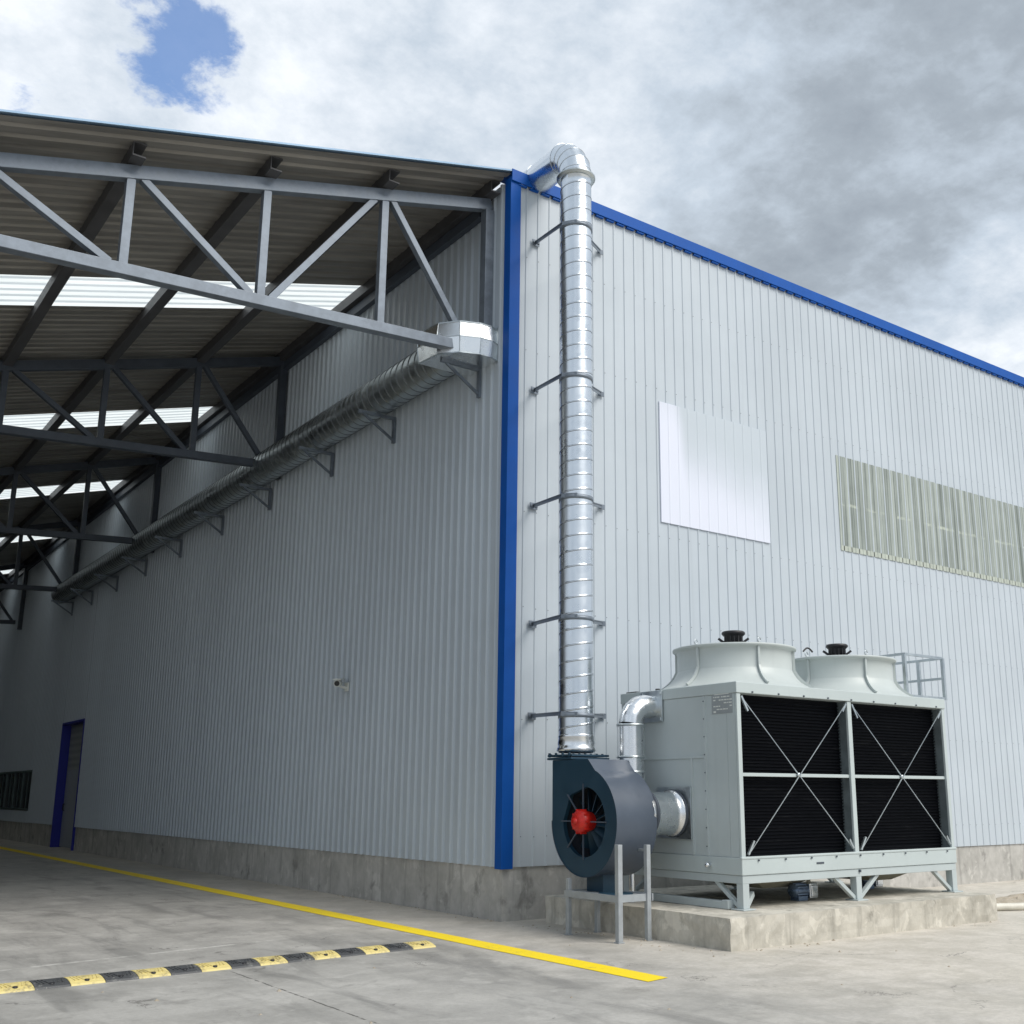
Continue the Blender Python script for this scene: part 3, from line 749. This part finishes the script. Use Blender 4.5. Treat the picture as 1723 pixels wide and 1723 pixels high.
# seams, flanges and cover strips on the left face
for y, z0, z1 in ((-2.06, ZL, ZH), (-.93, ZL, ZH), (-1.82, ZL, 1.94)): b.box(TX0-.016, TX0, y-.016, y+.016, z0, z1)
b.box(TX0-.014, TX0, -2.044, -.946, 1.935, 1.962)
b.cur = 1
for y in (-2.06, -.93):
    for i in range(9): b.box(TX0-.024, TX0-.016, y-.006, y+.006, ZL+.1+i*.21, ZL+.112+i*.21)
sp_ = b.build('side_panel', ['tower_paint', 'dark_steel'], ct)
b = MB(); b.box(TX1-.03, TX1, TY0+.173, TY1, ZL, ZH); b.build('side_panel', 'tower_paint', ct)
b = MB(); b.box(TX0+.03, TX1-.03, TY1-.03, TY1, ZL, ZH); b.build('back_panel', 'tower_paint', ct)
# top and bottom bands, base beam
b = MB(); b.box(TX0-.012, TX1+.012, TY0-.012, TY1+.01, ZH+.003, ZR); b.build('top_band', 'tower_white', ct, .008)
b = MB(); b.box(TX0-.012, TX1+.012, TY0-.012, TY1+.01, ZB2, ZL-.003); b.box(TX0-.02, TX1+.02, TY0-.02, TY0+.02, ZL-.02, ZL-.003+.012)
b.build('basin_band', 'tower_white', ct, .008)
b = MB(); b.box(TX0, TX1, TY0, TY0+.08, ZB1, ZB2-.003); b.box(TX0, TX1, TY1-.08, TY1, ZB1, ZB2-.003)
b.box(TX0, TX0+.08, TY0+.08, TY1-.08, ZB1, ZB2-.003); b.box(TX1-.08, TX1, TY0+.08, TY1-.08, ZB1, ZB2-.003)
b.box(3.45, 3.60, TY0+.08, TY1-.08, ZB1+.01, ZB2-.003)
b.build('base_beam', 'tower_paint', ct, .004)
# bolts along the bands
b = MB()
for i in range(9):
    x = TX0+.25+i*.45
    b.box(x-.012, x+.012, TY0-.026, TY0-.02, ZL-.045, ZL-.025); b.box(x-.010, x+.010, TY0-.024, TY0-.012, ZH+.012, ZH+.030)
b.box(3.53, 3.56, TY0-.02, TY0, ZB1+.05, ZB1+.08); b.box(2.75, 2.88, TY0-.018, TY0-.012, ZB2+.085, ZB2+.105)
b.build('bolt_row', 'dark_steel', ct)
# front posts and mid rails
POSTS = [(TX0, TX0+.065), (3.492, 3.568), (TX1-.06, TX1)]
for a, c_ in POSTS:
    b = MB(); b.box(a, c_, TY0, TY0+.035, ZL, ZH); fp_ = b.build('front_post', 'tower_white', ct, .005)
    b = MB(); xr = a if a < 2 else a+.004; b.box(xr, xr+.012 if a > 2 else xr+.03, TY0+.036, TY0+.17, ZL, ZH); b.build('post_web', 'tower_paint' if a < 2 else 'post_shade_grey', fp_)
BAYS = [(TX0+.065, 3.492), (3.568, TX1-.06)]
for a, c_ in BAYS:
    b = MB(); b.box(a, c_, TY0+.165, TY0+.30, ZL, ZH)
    nl = 46
    for i in range(nl):                              # thin level blades of the louvre
        z = ZL+.03+i*(ZH-ZL-.05)/nl
        b.add([(a, TY0+.135, z+.012), (c_, TY0+.135, z+.012), (c_, TY0+.165, z), (a, TY0+.165, z), (a, TY0+.165, z+.016), (c_, TY0+.165, z+.016)], [(0, 1, 2, 3), (0, 4, 5, 1)])
    b.build('louvre', 'fill_black', ct)
    b = MB(); b.box(a, c_, TY0+.03, TY0+.075, 1.715, 1.755); b.build('mid_rail', 'tower_white', ct, .004)
    b = MB(); yb = TY0+.018
    b.bar((a+.02, yb, ZH-.03), (c_-.02, yb, ZL+.05), .010, .010, (0, 1, 0)); b.bar((a+.05, yb-.012, ZL+.03), (c_-.02, yb-.012, ZH-.03), .010, .010, (0, 1, 0))
    for (x0, z0, x1, z1) in ((a+.02, ZH-.03, a+.12, ZH-.20), (a+.05, ZL+.03, a+.15, ZL+.18), (c_-.02, ZH-.03, c_-.09, ZH-.13), (c_-.02, ZL+.05, c_-.09, ZL+.16)):
        b.bar((x0, yb-.006, z0), (x1, yb-.006, z1), .026, .024, (0, 1, 0))
    xm, zm = (a+c_)/2, (ZL+ZH)/2; b.lathe([(.001, -.02), (.022, -.02), (.026, -.012), (.026, .01)], (xm, yb, zm), 16, 'Y')
    b.build('cross_brace', 'galvanised_dull', ct)
# legs with raking struts
for y, first in ((TY0, True), (TY1-.1, False)):
    for x in (TX0, 3.48, TX1-.1):
        b = MB(); b.box(x, x+.10, y, y+.10, ZB0+.015, ZB1); b.box(x-.05, x+.15, y-.05, y+.15, ZB0, ZB0+.015)
        lg = b.build('leg', 'tower_paint', ct, .004)
        q = MB(); yc = y+.05
        if x > TX0+.5: q.bar((x, yc, ZB0+.03), (x-.36, yc, ZB1+.01), .055, .045)
        if x < TX1-.5 and (x > 2 or not first): q.bar((x+.10, yc, ZB0+.03), (x+.46, yc, ZB1+.01), .055, .045)
        if x < 2 and first: q.bar((x+.05, y+.10, ZB0+.03), (x+.05, y+.46, ZB1+.01), .055, .045); q.bar((x+.10, yc, ZB0+.04), (x+.30, yc+.1, ZB0+.16), .05, .06)
        if q.v: q.build('strut', 'tower_paint', lg, .003)
b = MB(); b.box(TX0-.06, TX0+.05, TY0+.28, -.6, ZB0+.003, ZB0+.085); b.box(TX0-.065, TX0+.055, TY0+.18, TY0+.28, ZB0+.003, ZB0+.10)
b.build('base_rail', 'tower_paint', ct, .006)
# sloping basin sumps under the deck
for x0, x1 in ((2.05, 3.25), (4.1, 5.25)):
    b = MB(); b.loft([[(x0, -2.25, .618), (x1, -2.25, .618), (x1, -.9, .618), (x0, -.9, .618)], [(x0+.12, -2.2, .50), (x1-.12, -2.2, .50), (x1-.12, -1., .50), (x0+.12, -1., .50)],
                      [(x0+.42, -2.0, .40), (x1-.3, -2.0, .40), (x1-.3, -1.3, .40), (x0+.42, -1.3, .40)]], smooth=False)
    b.build('sump', 'cream_plastic', ct, .02)
# nameplate with rows of fine print
b = MB(); b.box(TX0-.006, TX0, -2.53, -2.19, 2.44, 2.70); b.cur = 1; random.seed(3)
for r in range(6):
    z = 2.675-r*.036; y = -2.22; nmax = -2.50
    if r == 0:
        b.box(TX0-.0075, TX0-.006, -2.48, -2.24, z-.012, z+.003); continue
    while y > nmax:
        wd = random.uniform(.012, .05)
        if random.random() < .75: b.box(TX0-.0075, TX0-.006, y-wd, y, z-.011, z+.002)
        y -= wd+.010
b.box(TX0-.0075, TX0-.006, -2.26, -2.22, 2.452, 2.472)
b.build('nameplate', ['plate_grey', 'white_plastic'], ct)
# drain cap
b = MB(); b.lathe([(.001, -.075), (.022, -.072), (.03, -.055), (.03, -.03), (.018, -.02), (.018, 0)], (TX0-.012, -2.10, .715), 20, 'X'); b.build('drain_cap', 'foil_metal', ct)
# fan cowls
random.seed(5)
def cowl(cx, cy):
    prof = [(1.02, ZR), (1.01, ZR+.012), (.97, ZR+.03), (.91, ZR+.065), (.855, ZR+.105), (.81, ZR+.15), (.775, ZR+.20), (.752, ZR+.245), (.745, ZR+.26), (.743, ZR+.36), (.743, ZR+.50),
            (.755, ZR+.515), (.80, ZR+.525), (.805, ZR+.545), (.80, ZR+.555), (.735, ZR+.555), (.725, ZR+.53), (.725, ZR+.15)]
    b = MB(); b.lathe(prof, (cx, cy, 0), 72); cw = b.build('fan_cowl', 'cowl_paint', ct)
    for i in range(6):
        a = rad(-112+60*i); b = MB(); c_, s__ = cos(a), sin(a)
        pl_ = [(r+.004, z) for r, z in prof[2:11]]; t = V((-s__, c_, 0))
        for (r0, z0), (r1, z1) in zip(pl_[:-1], pl_[1:]):
            p0 = V((cx+c_*r0, cy+s__*r0, z0)); p1 = V((cx+c_*r1, cy+s__*r1, z1)); n0 = V((c_, s__, 0))*.032+V((0, 0, .02))
            b.add([p0-t*.013, p0+t*.013, p1+t*.013, p1-t*.013, p0-t*.013+n0, p0+t*.013+n0, p1+t*.013+n0, p1-t*.013+n0],
                  [(4, 5, 6, 7), (0, 4, 7, 3), (1, 2, 6, 5), (0, 1, 5, 4), (3, 7, 6, 2)])
        b.build('cowl_rib', 'cowl_paint', cw)
    b = MB()                                         # lifting eye on the rim
    for a in (rad(-112-60), rad(-112)):
        ex, ey = cx+.79*cos(a), cy+.79*sin(a)
        b.tube([(ex+.028*cos(t), ey, ZR+.59+.028*sin(t)) for t in [i*2*pi/12 for i in range(13)]], .007, 6)
    b.build('lifting_eye', 'galvanised_dull', cw)
    b = MB(); b.lathe([(.001, .36), (.16, .36), (.17, .585), (.12, .60), (.10, .62), (.10, .66), (.115, .67), (.118, .73), (.135, .745), (.155, .765), (.155, .785), (.14, .80), (.05, .805), (.001, .805)], (cx, cy, ZR), 28)
    for i in range(14):
        a = 2*pi*i/14; b.bar((cx+.112*cos(a), cy+.112*sin(a), ZR+.63), (cx+.112*cos(a), cy+.112*sin(a), ZR+.75), .012, .02, (cos(a), sin(a), 0.01))
    for sx in (-1, 1): b.bar((cx+sx*.05, cy-sx*.05, ZR+.62), (cx+sx*.150, cy-sx*.13, ZR+.71), .022, .03)
    b.build('fan_motor', 'black_metal', cw)
    b = MB()
    for a in (rad(40), rad(-50)):
        b.bar((cx-.73*cos(a), cy-.73*sin(a), ZR+.50), (cx+.73*cos(a), cy+.73*sin(a), ZR+.50), .06, .04)
    b.build('motor_beam', 'cowl_paint', cw)
    b = MB()
    for i in range(4):
        a = rad(20+90*i); t = V((-sin(a), cos(a), 0)); q0 = V((cx+.13*cos(a), cy+.13*sin(a), ZR+.40)); q1 = V((cx+.70*cos(a), cy+.70*sin(a), ZR+.40))
        b.add([q0-t*.05-V((0, 0, .02)), q0+t*.05+V((0, 0, .02)), q1+t*.09+V((0, 0, .03)), q1-t*.09-V((0, 0, .03))], [(0, 1, 2, 3)])
    b.build('fan_blade', 'black_metal', cw)
cowl(2.56, -1.55); cowl(4.64, -1.55)
b = MB(); b.lathe([(.001, .05), (.03, .05), (.035, .03), (.035, 0)], (1.75, -.95, ZR), 14); b.box(1.55, 1.62, -.75, -.55, ZR, ZR+.02); b.build('roof_cap', 'black_metal', ct)
b = MB(); 
for t in [0]: b.tube([(3.40+.16*i/8, -2.0-.02*i/8, ZR+.56+.05*sin(pi*i/8)) for i in range(9)], .012, 8)
b.build('motor_cable', 'black_metal', ct)
# access railing at the far end
RX0, RX1, RY0, RY1 = 5.60, 6.52, -1.98, -.75
rl = MB()
zt, zm_, z0 = 3.50, 3.20, 2.90
for (x, y) in ((RX0, RY0), (RX1, RY0), (RX1, RY0+.42), (RX1, RY1), (RX0, RY1)): rl.bar((x, y, z0-.02), (x, y, zt), .045, .045)
for z in (zt, zm_, z0):
    rl.bar((RX0, RY0, z), (RX1, RY0, z), .035, .035) if z != zm_ else None
    rl.bar((RX1, RY0, z), (RX1, RY1, z), .035, .035); 
    rl.bar((RX1, RY1, z), (RX0, RY1, z), .035, .035)
    if z == zt: rl.bar((RX0, RY0, z), (RX0, RY1, z), .035, .035)
for x in (RX0,): rl.bar((x, RY0, z0), (TX1-.05, RY0, ZR+.01), .04, .04); rl.bar((x, RY1, z0), (TX1-.05, RY1, ZR+.01), .04, .04)
rl.build('access_railing', 'galvanised_dull', ct)

# pumps under the tower
def pump(loc, label):
    x, y, z = loc
    t = thing('pump', label, 'pump', loc, 'pumps under the cooling tower')
    b = MB(); b.lathe([(.001, -.17), (.06, -.17), (.075, -.15), (.075, .06), (.001, .06)], (x, y, z+.11), 24, 'X')
    for i in range(12):
        a = 2*pi*i/12; b.bar((x-.14, y+.077*cos(a), z+.11+.077*sin(a)), (x+.04, y+.077*cos(a), z+.11+.077*sin(a)), .008, .012)
    b.box(x-.12, x+.04, y-.06, y+.06, z, z+.05); b.build('pump_motor', 'pump_blue', t)
    b = MB(); b.box(x+.06, x+.20, y-.08, y+.07, z+.02, z+.19); b.box(x+.075, x+.185, y-.095, y-.08, z+.04, z+.17); b.build('pump_casing', 'foil_metal', t, .018)
    b = MB(); b.tube([(x+.13, y, z+.185), (x+.13, y, z+.25), (x+.1, y+.15, z+.30)], .028, 12); b.build('outlet_pipe', 'cream_plastic', t)
pump((2.45, -2.62, .312), 'small blue and silver pump under the middle of the tower')
pump((4.40, -2.05, .312), 'small blue and silver pump under the far right end of the tower')

# ------------------------------------------------------------------ board on the front wall
bd = front_sheet(2.685, 5.0, 5.42, 7.30, base=-.044, h=.005, name='sign_board', mats=('faded_paint',), parent=None, phase=.0, bevel_edge=.02)
tag(bd, 'blank white board fixed flat on the front wall, faded at its upper right', 'sign')

# ------------------------------------------------------------------ security camera on the side wall
sc_ = thing('security_camera', 'small white security camera on the shaded side wall left of the blue corner', 'camera', (-.055, 4.5, 3.2))
b = MB(); b.box(-.075, -.052, 4.44, 4.56, 3.12, 3.26); b.bar((-.075, 4.5, 3.17), (-.20, 4.5, 3.20), .035, .035); b.build('mount', 'white_plastic', sc_, .006)
b = MB(); b.tube([(-.16, 4.58, 3.26), (-.30, 4.36, 3.22)], .055, 16); b.bar((-.14, 4.60, 3.325), (-.33, 4.31, 3.275), .13, .012); b.build('housing', 'white_plastic', sc_)
b = MB(); b.tube([(-.30, 4.36, 3.22), (-.305, 4.352, 3.218)], .042, 16); b.build('lens', 'black_metal', sc_)

# ------------------------------------------------------------------ painted line, speed hump
b = MB(); ys = [-4.36+i*.8 for i in range(62)]
vs = [];
for i, y in enumerate(ys): vs += [(-1.425+random.uniform(-.006, .006), y, .004), (-1.155+random.uniform(-.006, .006), y+(.06 if i == 0 else 0), .004)]
b.add(vs, [(2*i, 2*i+1, 2*i+3, 2*i+2) for i in range(len(ys)-1)])
yl = b.build('painted_line', 'line_yellow'); tag(yl, 'long bright yellow line painted on the concrete along the covered lane', 'painted line')
hp = thing('speed_hump', 'low speed hump of alternating yellow and black rubber blocks across the lane entrance', 'speed hump', (-3.77, -1.45, 0))
A = V((-5.82, -1.77, 0)); Bv = V((-1.76, -1.47, 0)); ux = (Bv-A).normalized(); uy = V((-ux.y, ux.x, 0)); L_ = (Bv-A).length; ns = 15; sl_ = L_/ns; HW = .33
profh = [(0, 0), (.01, .014), (.06, .032), (.115, .044), (.165, .047), (.215, .044), (.27, .032), (.32, .014), (.33, 0)]
for i in range(ns):
    mb = MB(); s0, s1 = i*sl_+.002, (i+1)*sl_-.002
    rows = [[A+ux*s__+uy*t+V((0, 0, z)) for t, z in profh] for s__ in (s0, s0+.004, s1-.004, s1)]
    for j, rr in enumerate(rows):
        if j in (0, 3): rows[j] = [V((p_.x, p_.y, p_.z*.93)) for p_ in rr]
    nn_ = len(profh)
    mb.add([p_ for rr in rows for p_ in rr], [(r*nn_+q, (r+1)*nn_+q, (r+1)*nn_+q+1, r*nn_+q+1) for r in range(3) for q in range(nn_-1)], False)
    mb.add(rows[0]+[A+ux*s0+uy*HW], [tuple(range(nn_))]); mb.add(rows[3], [tuple(range(nn_))])
    # moulded chevron treads
    c0 = A+ux*((s0+s1)/2)
    for sg in (-1, 1):
        for q in range(3):
            a0 = c0+ux*sg*(.02+q*.034)+uy*.055+V((0, 0, .034)); a1 = c0+ux*sg*(.055+q*.024)+uy*.15+V((0, 0, .0485))
            mb.bar(a0, a1, .012, .009)
    sg_ = mb.build('yellow_block' if i % 2 == 0 else 'black_block', 'hump_yellow' if i % 2 == 0 else 'hump_black', hp)
    q = MB(); cc = c0+uy*.052+V((0, 0, .031)); q.lathe([(.001, .006), (.017, .006), (.021, 0), (.021, -.01)], cc, 12); q.build('fixing_bolt', 'black_metal', sg_)

# ------------------------------------------------------------------ odds and ends by the pad
b = MB(); b.tube([(5.04, -2.30, .05), (5.6, -2.65, .05), (6.2, -2.95, .05), (7.2, -3.35, .055), (8.6, -3.75, .05)], .047, 16); hs = b.build('hose', 'white_hose')
tag(hs, 'thick off-white hose lying on the ground beside the pad', 'hose')
def heap(x, y, rx, ry, hgt, name, label, cat, seed):
    random.seed(seed); mb = MB(); nr, na = 7, 28; rings = []
    for i in range(nr):
        t = i/(nr-1)
        rings.append([(x+rx*(1-t)*cos(2*pi*j/na)*random.uniform(.86, 1.12), y+ry*(1-t)*sin(2*pi*j/na)*random.uniform(.86, 1.12), 0 if i == 0 else hgt*(1-(1-t)**2)*random.uniform(.7, 1.15)) for j in range(na)])
    mb.loft(rings, cap=False, smooth=False); o_ = mb.build(name, 'rubble'); tag(o_, label, cat)
heap(7.6, -2.35, 1.15, .34, .10, 'mortar_heap', 'low strip of crumbled beige mortar on the ground behind the hose', 'rubble', 4)
random.seed(21)
b = MB()
for i in range(130):
    t = random.random(); x = .15+random.uniform(-.25, .2)+random.choice([0, 0, 0, t*4.6]); y = random.uniform(-3.7, -.3) if x < .5 else -3.56+random.uniform(-.12, .02)
    if i > 60: x, y = -abs(random.gauss(.02, .10)), random.uniform(.1, 9)
    if i > 110: x, y = random.uniform(-6, 2), random.uniform(-5.5, -2)
    r = random.uniform(.006, .022)
    b.add([(x+r*random.uniform(.5, 1.3)*cos(a), y+r*random.uniform(.5, 1.3)*sin(a), 0) for a in (0, 1.25, 2.5, 3.8, 5)]+[(x, y, r*random.uniform(.5, 1))], [(0, 1, 5), (1, 2, 5), (2, 3, 5), (3, 4, 5), (4, 0, 5)])
gr_ = b.build('grit', 'rubble'); gr_['kind'] = 'stuff'; tag(gr_, 'scattered grit and crumbs of concrete along the foot of the pad and wall', 'grit')
